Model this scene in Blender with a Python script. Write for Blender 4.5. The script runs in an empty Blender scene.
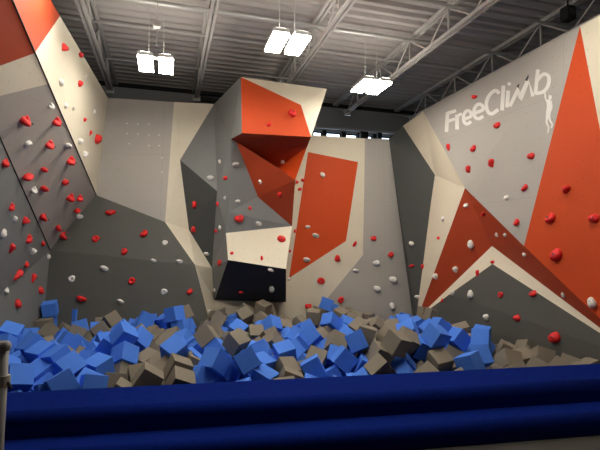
import bpy, bmesh, math, random
from mathutils import Vector, Matrix, Quaternion
from mathutils.bvhtree import BVHTree
from mathutils.geometry import tessellate_polygon

random.seed(5)
sc = bpy.context.scene
col = sc.collection
R = math.radians

# ------------------------------------------------------------------ camera
YAW, PITCH, FOC = R(9.8), R(3.18), 450.0
EYE = Vector((0, 0, 1.6))
FWD = Vector((math.sin(YAW) * math.cos(PITCH), math.cos(YAW) * math.cos(PITCH), math.sin(PITCH)))
RIGHT = Vector((math.cos(YAW), -math.sin(YAW), 0))
UP = RIGHT.cross(FWD)
cam = bpy.data.cameras.new('camera')
cam.sensor_width = 36.0
cam.lens = FOC / 600 * 36.0
cam.clip_start = 0.05
co = bpy.data.objects.new('camera', cam)
col.objects.link(co)
co.matrix_world = Matrix(((RIGHT.x, UP.x, -FWD.x, EYE.x), (RIGHT.y, UP.y, -FWD.y, EYE.y), (RIGHT.z, UP.z, -FWD.z, EYE.z), (0, 0, 0, 1)))
sc.camera = co

# ------------------------------------------------------------------ light and exposure
w = bpy.data.worlds.new('world')
sc.world = w
w.use_nodes = True
w.node_tree.nodes['Background'].inputs[0].default_value = (0.55, 0.7, 1, 1)
w.node_tree.nodes['Background'].inputs[1].default_value = 0.6
sc.view_settings.view_transform = 'Standard'
sc.view_settings.look = 'None'
sc.view_settings.gamma = 1
sc.view_settings.exposure = 0.25
sc.view_settings.use_curve_mapping = False
sc.cycles.use_denoising = True
sc.cycles.max_bounces = 6
sc.cycles.diffuse_bounces = 4
LAMP_STRENGTH = 40.0
LAMP_COLOUR = (1.0, 0.94, 0.83)

# ------------------------------------------------------------------ geometry helpers
def ray(px, py):
    return FWD + RIGHT * ((px - 300) / FOC) + UP * ((225 - py) / FOC)

def on(px, py, p0, n):
    d = ray(px, py)
    return EYE + d * ((p0 - EYE).dot(n) / d.dot(n))

def onY(px, py, y):
    return on(px, py, Vector((0, y, 0)), Vector((0, 1, 0)))

def onZ(px, py, z):
    return on(px, py, Vector((0, 0, z)), Vector((0, 0, 1)))

BA = R(6.7)                      # the building stands at a small angle to the climbing walls
BX = Vector((math.cos(BA), math.sin(BA), 0))
BY = Vector((-math.sin(BA), math.cos(BA), 0))
def bp(x, y, z):
    return BX * x + BY * y + Vector((0, 0, z))

def onBX(px, py, x):
    return on(px, py, bp(x, 0, 0), BX)

def onBY(px, py, y):
    return on(px, py, bp(0, y, 0), BY)

def dep(px, py, d):
    r = ray(px, py)
    h = Vector((math.sin(YAW), math.cos(YAW), 0))
    return EYE + r * (d / r.dot(h))

# ------------------------------------------------------------------ materials
def mat(name, colour, rough=0.6, noise=0.0, scale=8.0, bump=0.0, bscale=60.0, metal=0.0, emit=None, spec=0.4):
    m = bpy.data.materials.new(name)
    m.use_nodes = True
    nt = m.node_tree
    b = nt.nodes['Principled BSDF']
    b.inputs['Roughness'].default_value = rough
    b.inputs['Metallic'].default_value = metal
    b.inputs['Specular IOR Level'].default_value = spec
    tc = nt.nodes.new('ShaderNodeTexCoord')
    nz = nt.nodes.new('ShaderNodeTexNoise')
    nz.inputs['Scale'].default_value = scale
    nz.inputs['Detail'].default_value = 6
    nt.links.new(tc.outputs['Object'], nz.inputs['Vector'])
    mx = nt.nodes.new('ShaderNodeMix')
    mx.data_type = 'RGBA'
    mx.inputs[6].default_value = tuple(c * (1 - noise) for c in colour) + (1,)
    mx.inputs[7].default_value = tuple(min(1, c * (1 + noise)) for c in colour) + (1,)
    nt.links.new(nz.outputs['Fac'], mx.inputs[0])
    nt.links.new(mx.outputs[2], b.inputs['Base Color'])
    if bump:
        n2 = nt.nodes.new('ShaderNodeTexNoise')
        n2.inputs['Scale'].default_value = bscale
        n2.inputs['Detail'].default_value = 4
        nt.links.new(tc.outputs['Object'], n2.inputs['Vector'])
        bu = nt.nodes.new('ShaderNodeBump')
        bu.inputs['Strength'].default_value = bump
        bu.inputs['Distance'].default_value = 0.01
        nt.links.new(n2.outputs['Fac'], bu.inputs['Height'])
        nt.links.new(bu.outputs['Normal'], b.inputs['Normal'])
    if emit:
        b.inputs['Emission Color'].default_value = tuple(emit[0]) + (1,)
        b.inputs['Emission Strength'].default_value = emit[1]
    return m

def panel_mat(name, colour, dot=None, rough=0.62, pitch=0.2, seam=True):
    """painted plywood with a grid of threaded bolt holes (laid out in metres by UV) and board joints"""
    m = mat(name, colour, rough, 0.05, 1.3, 0.25, 140)
    nt = m.node_tree
    b = nt.nodes['Principled BSDF']
    src = b.inputs['Base Color'].links[0].from_socket
    uv = nt.nodes.new('ShaderNodeUVMap'); uv.uv_map = 'metres'
    def vm(op, a, v=None):
        n = nt.nodes.new('ShaderNodeVectorMath'); n.operation = op
        nt.links.new(a, n.inputs[0])
        if v is not None: n.inputs[1].default_value = v
        return n.outputs['Value'] if op == 'LENGTH' else n.outputs[0]
    def mm(op, a, v):
        n = nt.nodes.new('ShaderNodeMath'); n.operation = op
        nt.links.new(a, n.inputs[0]); n.inputs[1].default_value = v
        return n.outputs[0]
    s = vm('SCALE', uv.outputs[0]); nt.nodes[-1].inputs['Scale'].default_value = 1 / pitch
    f = vm('FRACTION', s)
    c = vm('SUBTRACT', f, (0.5, 0.5, 0))
    l = vm('LENGTH', vm('MULTIPLY', c, (1, 1, 0)))
    d = mm('LESS_THAN', l, 0.0055 / pitch)
    mx = nt.nodes.new('ShaderNodeMix'); mx.data_type = 'RGBA'
    nt.links.new(d, mx.inputs[0]); nt.links.new(src, mx.inputs[6])
    mx.inputs[7].default_value = (dot or tuple(k * 0.45 for k in colour)) + (1,)
    out = mx.outputs[2]
    if seam:
        s2 = vm('MULTIPLY', uv.outputs[0], (1 / 2.44, 1 / 1.22, 0))
        f2 = vm('ABSOLUTE', vm('SUBTRACT', vm('FRACTION', s2), (0.5, 0.5, 0)))
        sx = nt.nodes.new('ShaderNodeSeparateXYZ'); nt.links.new(f2, sx.inputs[0])
        a = mm('LESS_THAN', sx.outputs[0], 0.003 / 2.44); e = mm('LESS_THAN', sx.outputs[1], 0.003 / 1.22)
        o = nt.nodes.new('ShaderNodeMath'); o.operation = 'MAXIMUM'
        nt.links.new(a, o.inputs[0]); nt.links.new(e, o.inputs[1])
        m3 = nt.nodes.new('ShaderNodeMix'); m3.data_type = 'RGBA'
        h = mm('MULTIPLY', o.outputs[0], 0.25)
        nt.links.new(h, m3.inputs[0]); nt.links.new(out, m3.inputs[6])
        m3.inputs[7].default_value = tuple(k * 0.35 for k in colour) + (1,)
        out = m3.outputs[2]
    nt.links.new(out, b.inputs['Base Color'])
    return m

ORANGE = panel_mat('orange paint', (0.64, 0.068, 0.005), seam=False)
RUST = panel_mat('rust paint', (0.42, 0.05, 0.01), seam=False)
CREAM = panel_mat('cream paint', (0.76, 0.69, 0.54), seam=False)
LIGHT = panel_mat('light grey paint', (0.45, 0.425, 0.385))
WARM = panel_mat('warm grey paint', (0.42, 0.385, 0.34), seam=False)
MID = panel_mat('mid grey paint', (0.20, 0.205, 0.20), seam=False)
DARK = panel_mat('dark grey paint', (0.10, 0.10, 0.09), seam=False)
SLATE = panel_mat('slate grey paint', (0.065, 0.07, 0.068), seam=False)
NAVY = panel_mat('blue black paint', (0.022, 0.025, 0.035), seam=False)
WHITEP = mat('white vinyl', (0.85, 0.83, 0.78), 0.5)
BLACKV = mat('black vinyl', (0.02, 0.02, 0.02), 0.5)
RED = mat('red resin', (0.82, 0.022, 0.022), 0.45, 0.15, 20, 0.3, 60)
WHITE = mat('off white resin', (0.85, 0.82, 0.76), 0.5, 0.1, 20, 0.3, 60)
STEEL = mat('bolt steel', (0.25, 0.25, 0.25), 0.35, metal=0.9)
TRUSS = mat('grey primer steel', (0.52, 0.50, 0.48), 0.5, 0.1)
DECK = mat('painted roof deck', (0.45, 0.42, 0.40), 0.5, 0.06, 3)
CONDUIT = mat('galvanised conduit', (0.5, 0.5, 0.48), 0.4, metal=0.3)
BLACK = mat('black paint', (0.012, 0.012, 0.012), 0.7)
BWALL = mat('grey building wall', (0.34, 0.35, 0.35), 0.8, 0.06, 2)
CONC = mat('pit concrete', (0.05, 0.05, 0.05), 0.9, 0.2)
RUBBER = mat('dark speckled flooring', (0.055, 0.05, 0.044), 0.9, 0.6, 70, 0.6, 200)
CARPET = mat('blue carpet', (0.0028, 0.015, 0.165), 0.95, 0.4, 45, 0.8, 260, spec=0.05)
BLUEF = mat('blue foam', (0.075, 0.23, 0.80), 0.8, 0.08, 4, 0.3, 220, spec=0.25)
TAUPEF = mat('taupe foam', (0.235, 0.205, 0.158), 0.85, 0.08, 4, 0.3, 220, spec=0.25)
FIXTURE = mat('white enamel', (0.6, 0.6, 0.58), 0.4)
LAMP = mat('lit lamp panel', (1, 1, 1), 0.5, emit=(LAMP_COLOUR, LAMP_STRENGTH))
UPLIGHT = mat('lit upper slot', (1, 1, 1), 0.5, emit=(LAMP_COLOUR, LAMP_STRENGTH * .4))
RAILM = mat('grey rail paint', (0.30, 0.29, 0.28), 0.4, 0.05)
CLASP = mat('pale clamp', (0.5, 0.46, 0.38), 0.5)

# ------------------------------------------------------------------ object helpers
def link(name, mesh, m=None, parent=None, smooth=False):
    o = bpy.data.objects.new(name, mesh)
    col.objects.link(o)
    if m: mesh.materials.append(m)
    if smooth:
        for p in mesh.polygons: p.use_smooth = True
    if parent:
        o.parent = parent
        o.matrix_parent_inverse = Matrix.Translation(-parent.location) if parent.type == 'EMPTY' else Matrix.Identity(4)
    return o

def empty(name, loc=(0, 0, 0)):
    o = bpy.data.objects.new(name, None)
    o.location = loc
    o.empty_display_size = 0.1
    col.objects.link(o)
    return o

def tag(o, label=None, cat=None, group=None, kind=None):
    if label: o['label'] = label
    if cat: o['category'] = cat
    if group: o['group'] = group
    if kind: o['kind'] = kind
    return o

class MB:
    """collects vertices and faces (world space) of one mesh"""
    def __init__(s): s.v = []; s.f = []
    def box(s, c, ax, ay, az):
        b = len(s.v); c = Vector(c)
        for i in (-1, 1):
            for j in (-1, 1):
                for k in (-1, 1): s.v.append(c + ax * i / 2 + ay * j / 2 + az * k / 2)
        flip = ax.cross(ay).dot(az) < 0
        for f in ((0, 1, 3, 2), (4, 6, 7, 5), (0, 4, 5, 1), (2, 3, 7, 6), (0, 2, 6, 4), (1, 5, 7, 3)):
            f = f[::-1] if flip else f
            s.f.append(tuple(b + k for k in f))
        return s
    def bar(s, a, b, w, h, up=Vector((0, 0, 1))):
        a, b = Vector(a), Vector(b); d = b - a
        sx = d.cross(up)
        if sx.length < 1e-6: sx = Vector((1, 0, 0))
        sx.normalize(); u = sx.cross(d).normalized()
        return s.box((a + b) / 2, d, sx * w, u * h)
    def tube(s, a, b, r, n=10, r2=None):
        a, b = Vector(a), Vector(b); d = (b - a).normalized()
        x = d.orthogonal().normalized(); y = d.cross(x); o = len(s.v)
        for p, rr in ((a, r), (b, r2 or r)):
            for k in range(n):
                t = 2 * math.pi * k / n; s.v.append(p + (x * math.cos(t) + y * math.sin(t)) * rr)
        for k in range(n): s.f.append((o + k, o + (k + 1) % n, o + n + (k + 1) % n, o + n + k))
        s.f.append(tuple(o + k for k in range(n))[::-1]); s.f.append(tuple(o + n + k for k in range(n)))
        return s
    def build(s, name, m, parent=None, smooth=False):
        me = bpy.data.meshes.new(name); me.from_pydata([tuple(v) for v in s.v], [], s.f); me.validate(); me.update()
        bm = bmesh.new(); bm.from_mesh(me); bmesh.ops.recalc_face_normals(bm, faces=bm.faces); bm.to_mesh(me); bm.free()
        return link(name, me, m, parent, smooth)

def struct(o, **k):
    o['kind'] = 'structure'
    return o

# ------------------------------------------------------------------ building shell
DZ = 5.2
def bbox(name, x0, x1, y0, y1, z0, z1, m, parent=None):
    b = MB().box(bp((x0 + x1) / 2, (y0 + y1) / 2, (z0 + z1) / 2), BX * (x1 - x0), BY * (y1 - y0), Vector((0, 0, z1 - z0)))
    return b.build(name, m, parent)

Y0 = 8.53           # plane of the back climbing wall
EDGE = 4.35         # inner edge of the pit ledge
YB = 10.3           # building's back wall
# floor in front of the pit, one slab; sunken pit floor behind it
fb = MB().box((0.4, 0.35, -0.1), Vector((11, 0, 0)), Vector((0, 7.9, 0)), Vector((0, 0, 0.2)))
struct(fb.build('floor', RUBBER))
pf = MB().box((0.4, 9.0, -0.6), Vector((14, 0, 0)), Vector((0, 9.6, 0)), Vector((0, 0, 0.2)))
struct(pf.build('floor_pit', CONC))
struct(bbox('wall_left', -5.2, -5.0, -4.2, YB + 0.2, -0.7, DZ + 0.1, BWALL))
struct(bbox('wall_right', 6.6, 6.8, -4.2, YB + 0.2, -0.7, DZ + 0.1, BWALL))
struct(bbox('wall_front', -5.0, 6.6, -4.2, -4.0, -0.7, DZ + 0.1, BWALL))
# back wall with a strip of high windows
wz0, wz1 = 4.20, 4.50
wins = [(3.38, 3.62), (3.72, 4.12), (4.24, 4.56), (4.68, 4.98), (5.16, 5.5)]
wb = MB()
def wbox(x0, x1, z0, z1): wb.box(bp((x0 + x1) / 2, YB + 0.1, (z0 + z1) / 2), BX * (x1 - x0), BY * 0.2, Vector((0, 0, z1 - z0)))
wbox(-5.0, 6.6, -0.7, wz0); wbox(-5.0, 6.6, wz1, DZ + 0.1)
xs = [-5.0] + [v for p in wins for v in p] + [6.6]
for i in range(0, len(xs), 2): wbox(xs[i], xs[i + 1], wz0, wz1)
struct(wb.build('wall_back', BWALL))
GLASS = bpy.data.materials.new('window glass'); GLASS.use_nodes = True
gb = GLASS.node_tree.nodes['Principled BSDF']
gb.inputs['Transmission Weight'].default_value = 1; gb.inputs['Roughness'].default_value = 0.02; gb.inputs['IOR'].default_value = 1.1
SKYP = mat('bright overcast daylight', (0.8, 0.9, 1), emit=((0.62, 0.78, 1.0), 5.0))
for i, (a, b) in enumerate(wins):
    r = empty('window_%d' % (i + 1), bp((a + b) / 2, YB, wz0)); r['kind'] = 'structure'
    f = MB(); zc = (wz0 + wz1) / 2
    for (x0, x1, z0, z1) in ((a, a + .03, wz0, wz1), (b - .03, b, wz0, wz1), (a + .03, b - .03, wz0, wz0 + .03), (a + .03, b - .03, wz1 - .03, wz1)):
        f.box(bp((x0 + x1) / 2, YB + 0.06, (z0 + z1) / 2), BX * (x1 - x0), BY * 0.08, Vector((0, 0, z1 - z0)))
    f.build('window_frame', BLACK, r)
    MB().box(bp((a + b) / 2, YB + 0.06, zc), BX * (b - a - .06), BY * 0.012, Vector((0, 0, wz1 - wz0 - .06))).build('window_pane', SKYP, r)

wb = MB()
for i in range(len(wins) + 1):
    x0 = wins[i - 1][1] if i else 1.2
    x1 = wins[i][0] if i < len(wins) else 6.6
    wb.box(bp((x0 + x1) / 2, YB - .01, 4.36), BX * (x1 - x0), BY * .02, Vector((0, 0, .36)))
struct(wb.build('trim_2', BLACK))
# ribbed roof deck: ribs run across the trusses
dm = MB(); y = -4.0; prof = []
while y < YB:
    prof += [(y, 0), (y + .07, 0), (y + .10, .05), (y + .165, .05)]
    y += 0.2
prof = [p for p in prof if p[0] < YB] + [(YB, 0)]
for x in (-5.0, 6.6):
    for (yy, z) in prof: dm.v.append(bp(x, yy, DZ + z))
for x in (-5.0, 6.6):
    for (yy, z) in prof: dm.v.append(bp(x, yy, DZ + 0.12))
n = len(prof)
for k in range(n - 1):
    dm.f += [(k, k + 1, n + k + 1, n + k), (2 * n + k, 3 * n + k, 3 * n + k + 1, 2 * n + k + 1), (k, 2 * n + k, 2 * n + k + 1, k + 1), (n + k, n + k + 1, 3 * n + k + 1, 3 * n + k)]
dm.f += [(0, n, 3 * n, 2 * n), (n - 1, 3 * n - 1, 4 * n - 1, 2 * n - 1)]
struct(dm.build('ceiling', DECK))
# dark closure angle where deck meets the back wall
struct(bbox('trim_1', -5.0, 6.6, YB - 0.10, YB, DZ - 0.07, DZ - 0.005, BLACK))

# ------------------------------------------------------------------ open web roof trusses
TX = [-2.77, -1.11, 0.55, 2.2, 3.92, 5.6]
TN = ['far left roof truss above the leaning climbing wall', 'roof truss running above the left edge of the back wall',
      'roof truss ending in a pale knob above the cream back panel', 'roof truss passing over the tall centre climbing tower',
      'roof truss with bright webs beside the lamp over the window strip', 'roof truss half hidden above the right climbing wall']
ZT, ZB = DZ - 0.035, 4.76
for x, lab in zip(TX, TN):
    t = tag(empty('roof_truss', bp(x, 3, ZT)), lab, 'roof truss', 'roof trusses')
    m = MB()
    for s in (-1, 1): m.box(bp(x + s * .034, 3.35, ZT), BX * .045, BY * 14.5, Vector((0, 0, .06)))
    m.build('top_chord', TRUSS, t)
    m = MB()
    for s in (-1, 1): m.box(bp(x + s * .03, 2.75, ZB), BX * .038, BY * 13.3, Vector((0, 0, .05)))
    m.build('bottom_chord', TRUSS, t)
    MB().box(bp(x, 9.42, ZB - .02), BX * .15, BY * .05, Vector((0, 0, .12))).build('end_plate', CONDUIT, t)
    y = 9.4; k = 0; L = 1.1
    MB().tube(bp(x, y, ZB), bp(x, y + 1.1, ZT), .014, 8).build('web_bar', TRUSS, t)
    while y > -3.6:
        MB().tube(bp(x, y, ZB), bp(x, y - L / 2, ZT), .014, 8).build('web_bar', TRUSS, t)
        MB().tube(bp(x, y - L / 2, ZT), bp(x, y - L, ZB), .014, 8).build('web_bar', TRUSS, t)
        MB().bar(bp(x, y - L / 2, ZT), bp(x, y - L / 2, ZB), .022, .022, BY).build('web_post', TRUSS, t)
        y -= L

# bridging bars and conduits across the trusses
for yb, z, r, mm_, lab in ((6.45, ZT - .10, .032, CONDUIT, 'thick pale conduit crossing the ceiling in front of the twin lamps'),
                           (7.35, ZT - .06, .014, TRUSS, 'thin bridging bar crossing the trusses behind the thick conduit'),
                           (8.75, ZT - .06, .014, TRUSS, 'thin bridging bar crossing the trusses over the climbing wall top'),
                           (5.35, ZT - .10, .02, CONDUIT, 'slim conduit crossing high over the orange spike'),
                           (3.6, ZT - .06, .014, TRUSS, 'thin bridging bar overhead in front of the pit')):
    tag(MB().tube(bp(-5.0, yb, z), bp(6.6, yb, z), r, 12).build('ceiling_pipe', mm_, smooth=False), lab, 'pipe')
tag(MB().tube(bp(1.9, YB - .09, 4.59), bp(6.6, YB - .09, 4.59), .04, 14).build('wall_pipe', TRUSS), 'grey pipe along the building wall just above the high windows', 'pipe')
tag(bbox('steel_beam', 0.50, 1.85, 9.9, 10.0, 5.02, 5.09, BLACK), 'black steel bar under the ceiling, upper of the pair left of the tower', 'steel bar', 'black bars by the tower')
tag(bbox('steel_beam', 0.50, 1.65, 9.9, 10.0, 4.88, 4.95, BLACK), 'black steel bar under the ceiling, lower of the pair left of the tower', 'steel bar', 'black bars by the tower')
for xx, w_, lab in ((4.64, .2, 'black post in front of the high windows above the grey panel edge'), (5.06, .1, 'thin black post among the high windows by the dark corner panel')):
    tag(bbox('window_post', xx - w_ / 2, xx + w_ / 2, YB - .25, YB - .15, 3.0, 4.52, BLACK), lab, 'post')
# black loudspeaker over the right wall
sp = onBX(568, 14, 5.5)
ls = empty('ceiling_loudspeaker', sp); tag(ls, 'black box loudspeaker hung under the ceiling beside the orange peak', 'loudspeaker')
b_ = MB().box(sp, BX * .16, BY * .15, Vector((0, 0, .20))).build('cabinet', BLACK, ls)
bv = b_.modifiers.new('b', 'BEVEL'); bv.width = .02; bv.segments = 2
MB().tube(sp + Vector((0, 0, .10)), Vector((sp.x, sp.y, DZ)), .012).build('hanger', BLACK, ls)
MB().tube(sp - BY * .075, sp - BY * .082, .055, 20).build('speaker_cone', RUBBER, ls)

# ------------------------------------------------------------------ twin panel lamps
LZ = 4.2
def lamp(p, lab):
    z = p.z; p = Vector((p.x, p.y, 0)); Z = lambda k: Vector((0, 0, z + k))
    t = tag(empty('ceiling_lamp', p + Z(0)), lab, 'ceiling lamp', 'twin panel ceiling lamps')
    h = MB()
    for s in (-1, 1): h.box(p + BX * s * .135 + Z(.04), BX * .195, BY * .52, Vector((0, 0, .05)))
    h.box(p + Z(.10), BX * .26, BY * .05, Vector((0, 0, .02)))
    h.build('housing', FIXTURE, t)
    for s in (-1, 1):
        MB().box(p + BX * s * .135 + Z(0), BX * .195, BY * .52, Vector((0, 0, .03))).build('lamp_panel', LAMP, t)
    for s in (-1, 1):
        MB().box(p + BX * s * .135 + Z(.068), BX * .12, BY * .50, Vector((0, 0, .006))).build('uplight_slot', UPLIGHT, t)
        MB().tube(p + BX * s * .1 + Z(.1), p + BX * s * .1 + Vector((0, 0, DZ)), .005, 6).build('hanger', CONDUIT, t)
lamp(onZ(156, 65, LZ), 'twin panel lamp above the left part of the back wall')
lamp(onZ(287, 44, LZ), 'twin panel lamp nearest the orange head of the tower')
lamp(onZ(371, 87, LZ), 'twin panel lamp above the window strip, right of the tower')
lamp(bp(-0.92, 4.93, 4.42), 'twin panel lamp overhead beside the leaning wall')
lamp(bp(3.4, 3.4, 4.5), 'twin panel lamp overhead beside the lettered wall')
lamp(bp(1.3, 3.7, 4.5), 'twin panel lamp overhead above the pit edge')
jb = onY(157, 25, 6.2); t = tag(empty('junction_box', jb), 'small pale junction box under the ceiling above the left lamp', 'junction box')
MB().box(jb, BX * .09, BY * .09, Vector((0, 0, .07))).build('box', CONDUIT, t)
MB().tube(jb, jb - Vector((0, 0, .28)), .006, 6).build('wire', CONDUIT, t)
MB().tube(jb, Vector((jb.x, jb.y, DZ)), .006, 6).build('rod', CONDUIT, t)

# ------------------------------------------------------------------ climbing walls: folded painted panels
TRI = []      # (a, b, c, panel key) of every front face, used to seat the holds
PANELINFO = {}
def climb_section(name, label, base, panels, t=0.03, kind_label='climbing wall'):
    root = tag(empty(name, base), label, kind_label, 'climbing walls')
    norms = {}
    data = []
    key = lambda v: (round(v.x, 3), round(v.y, 3), round(v.z, 3))
    for (pl, m, polys, out, short) in panels:
        n = Vector()
        for p in polys:
            for i in range(len(p)):
                n += p[i].cross(p[(i + 1) % len(p)])
        n.normalize()
        c = sum((v for p in polys for v in p), Vector()) / sum(len(p) for p in polys)
        ref = out if out is not None else EYE - c
        if n.dot(ref) < 0: n = -n
        data.append((pl, m, polys, n, short))
        for p in polys:
            for v in p:
                L = norms.setdefault(key(v), [])
                if all(n.dot(o) < .995 for o in L): L.append(n)
    def off(v):
        L = norms[key(v)]
        s = sum(L, Vector()).normalized()
        return -s * t / max(.45, min(s.dot(o) for o in L))
    for (pl, m, polys, n, short) in data:
        V = []; F = []
        for p in polys:
            b = len(V); k = len(p)
            V += list(p) + [v + off(v) for v in p]
            for tri in tessellate_polygon([p]):
                a = [p[i] for i in tri]
                tn = (a[1] - a[0]).cross(a[2] - a[0])
                if tn.length < 1e-9: continue
                tri = tuple(tri) if tn.dot(n) > 0 else tuple(tri)[::-1]
                F.append(tuple(b + i for i in tri)); F.append(tuple(b + k + i for i in tri[::-1]))
                if short: TRI.append((p[tri[0]], p[tri[1]], p[tri[2]], short))
            for i in range(k):
                j = (i + 1) % k
                F.append((b + i, b + k + i, b + k + j, b + j))
        me = bpy.data.meshes.new('wall_panel'); me.from_pydata([tuple(v) for v in V], [], F); me.update()
        bm = bmesh.new(); bm.from_mesh(me); bmesh.ops.recalc_face_normals(bm, faces=bm.faces); bm.to_mesh(me); bm.free()
        u = Vector((0, 0, 1)).cross(n)
        u = u.normalized() if u.length > .15 else Vector((1, 0, 0))
        w_ = n.cross(u)
        uv = me.uv_layers.new(name='metres')
        for lp in me.loops:
            co_ = me.vertices[lp.vertex_index].co
            uv.data[lp.index].uv = (co_.dot(u) + 20, co_.dot(w_) + 20)
        o = link('wall_panel', me, m, root)
        if pl: o['label'] = pl
    return root

B = lambda x, y: onY(x, y, Y0)
FOOT = -0.45
def down(v, z=FOOT): return Vector((v.x, v.y, z))

# ---- left leaning wall
L1 = B(108, 98); ZL = L1.z
Atop = onZ(60, 16, ZL)
SA0 = B(96, 195)
n1 = (Atop - L1).cross(SA0 - L1).normalized()
P1 = lambda x, y: on(x, y, L1, n1)
SA1 = P1(12, 0)
kk = (ZL - SA0.z) / (SA1.z - SA0.z)
TE = SA0 + (SA1 - SA0) * kk
def seamA(y):          # point of the seam at image row y
    x = 12 + (96 - 12) * y / 195.0
    return P1(x, y)
C0 = onY(50, 250, Y0 - .33)
n2 = (SA1 - SA0).cross(C0 - SA0).normalized()
P2 = lambda x, y: on(x, y, SA0, n2)
G1 = P2(-17, 100); G2 = P2(-27.6, 76); B4 = P2(-75, -30)
SAo = seamA(53); SAg = seamA(84)
FN = Vector((-3.06, 3.6, 0.0)); FC = C0 + Vector((0, -.16, -1)) * (C0.z - FOOT); FM = Vector((-3.06, 4.36, 0.0)); FM2 = Vector((-3.06, 4.36, FOOT))
climb_section('climbing_wall', 'leaning left climbing wall, orange at its top, grey below, with long hold shadows', (-3.0, 6, 0), [
    ('cream panel lit bright by the lamp', CREAM, [[L1, Atop, SAo, SA0]], None, 'cream panel of the leaning left wall'),
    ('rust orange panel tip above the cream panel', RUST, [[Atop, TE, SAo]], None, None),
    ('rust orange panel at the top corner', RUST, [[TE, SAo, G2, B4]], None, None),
    ('cream band between orange and grey', CREAM, [[SAo, SAg, G1, G2]], None, None),
    ('grey leaning panel crossed by hold shadows', WARM, [[SAg, SA0, C0, G1]], None, 'leaning left wall above its seam'),
    ('grey panel beside the foam pit', MID, [[C0, G1, G2, B4, FN, FM, FM2, FC]], None, 'leaning left wall below its seam')])

_lw = [o for o in col.objects if o.get('category') == 'climbing wall'][0]
MB().bar(SA0 + n1 * .004, TE + n1 * .004, .012, .012).build('seam_gap', BLACK, _lw)
MB().bar(C0 + n2 * .003, G2 + n2 * .003, .012, .012).build('seam_gap', BLACK, _lw)

# ---- back wall, left half
D1 = onY(165, 222, Y0 - .20)
D2 = on(195, 265, SA0, (C0 - SA0).cross(D1 - SA0).normalized())
SL = Vector((0, -.16, -1))
D3 = on(208, 316, C0, (D2 - C0).cross(SL).normalized())
K1 = B(174, 102); K2 = B(214, 104)
W1 = onY(180, 160, Y0 - .05); W2 = onY(189, 230, Y0 - .03)
T8 = onY(212, 268, Y0 - .12); T9 = onY(215, 300, Y0 - .25)
slide = lambda v: v + SL * (v.z - FOOT)
FD3 = slide(D3); U0 = B(222, 330); FU0 = down(B(222, 330))
U1 = B(283, 303)
climb_section('climbing_wall', 'left half of the back climbing wall, dark grey low panel under a light grey one', (-1.5, Y0, 0), [
    ('light grey panel with pale bolt holes', LIGHT, [[L1, K1, D1, SA0]], None, 'light grey upper back panel'),
    ('dark grey low panel', DARK, [[SA0, D1, D2, C0], [C0, D2, D3, FD3, FC]], None, 'dark low panel of the back wall'),
    ('cream strip zigzagging down to the pit', CREAM, [[K1, K2, W1, W2, D2, D1], [W2, T8, D2], [T8, B(214, 300), U0, D3, D2], [U0, FU0, FD3, D3]], None, 'cream zigzag strip left of the tower'),
    ('beige panel under the tower', CREAM, [[B(214, 300), U1, down(U1), FU0, U0]], None, None)])

# ---- centre tower
t_a = onY(241, 77, 7.17); t_b = onY(327, 89, 7.42)
t_c = onY(311, 137, 7.12); t_d = onY(242, 133, 7.05); t_e = onY(301, 105, 7.28)
t_e = on(301, 105, t_a, (t_c - t_a).cross(t_d - t_a).normalized())
t_f = onY(231, 139, 7.85)
n_i = onY(307, 147, 7.35); n_j = onY(278, 168, 7.95); n_k = onY(295, 180, 7.35)
n_l = onY(258, 197, 8.02); n_m = onY(292, 226, 7.97)
n_n = onY(229, 212, 7.93); n_o = onY(226, 233, 7.97)
n_p = onY(228, 260, 7.62); n_q = onY(286, 269, 7.58); n_r = onY(286, 302, 8.15); n_s = onY(215, 299, 8.1)
n_p = on(228, 260, n_o, (n_m - n_o).cross(n_q - n_o).normalized())
n_s = on(215, 299, n_p, (n_q - n_p).cross(n_r - n_p).normalized())
w_m = onY(217, 191, 8.12)
back = lambda v: Vector((v.x + .02, Y0, v.z))
Rg = [t_b, t_c, n_i, n_k, n_m, n_q, n_r]
side_polys = [[Rg[i], Rg[i + 1], back(Rg[i + 1]), back(Rg[i])] for i in range(len(Rg) - 1)]
T8b = onY(212, 268, Y0 - .1)
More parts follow.
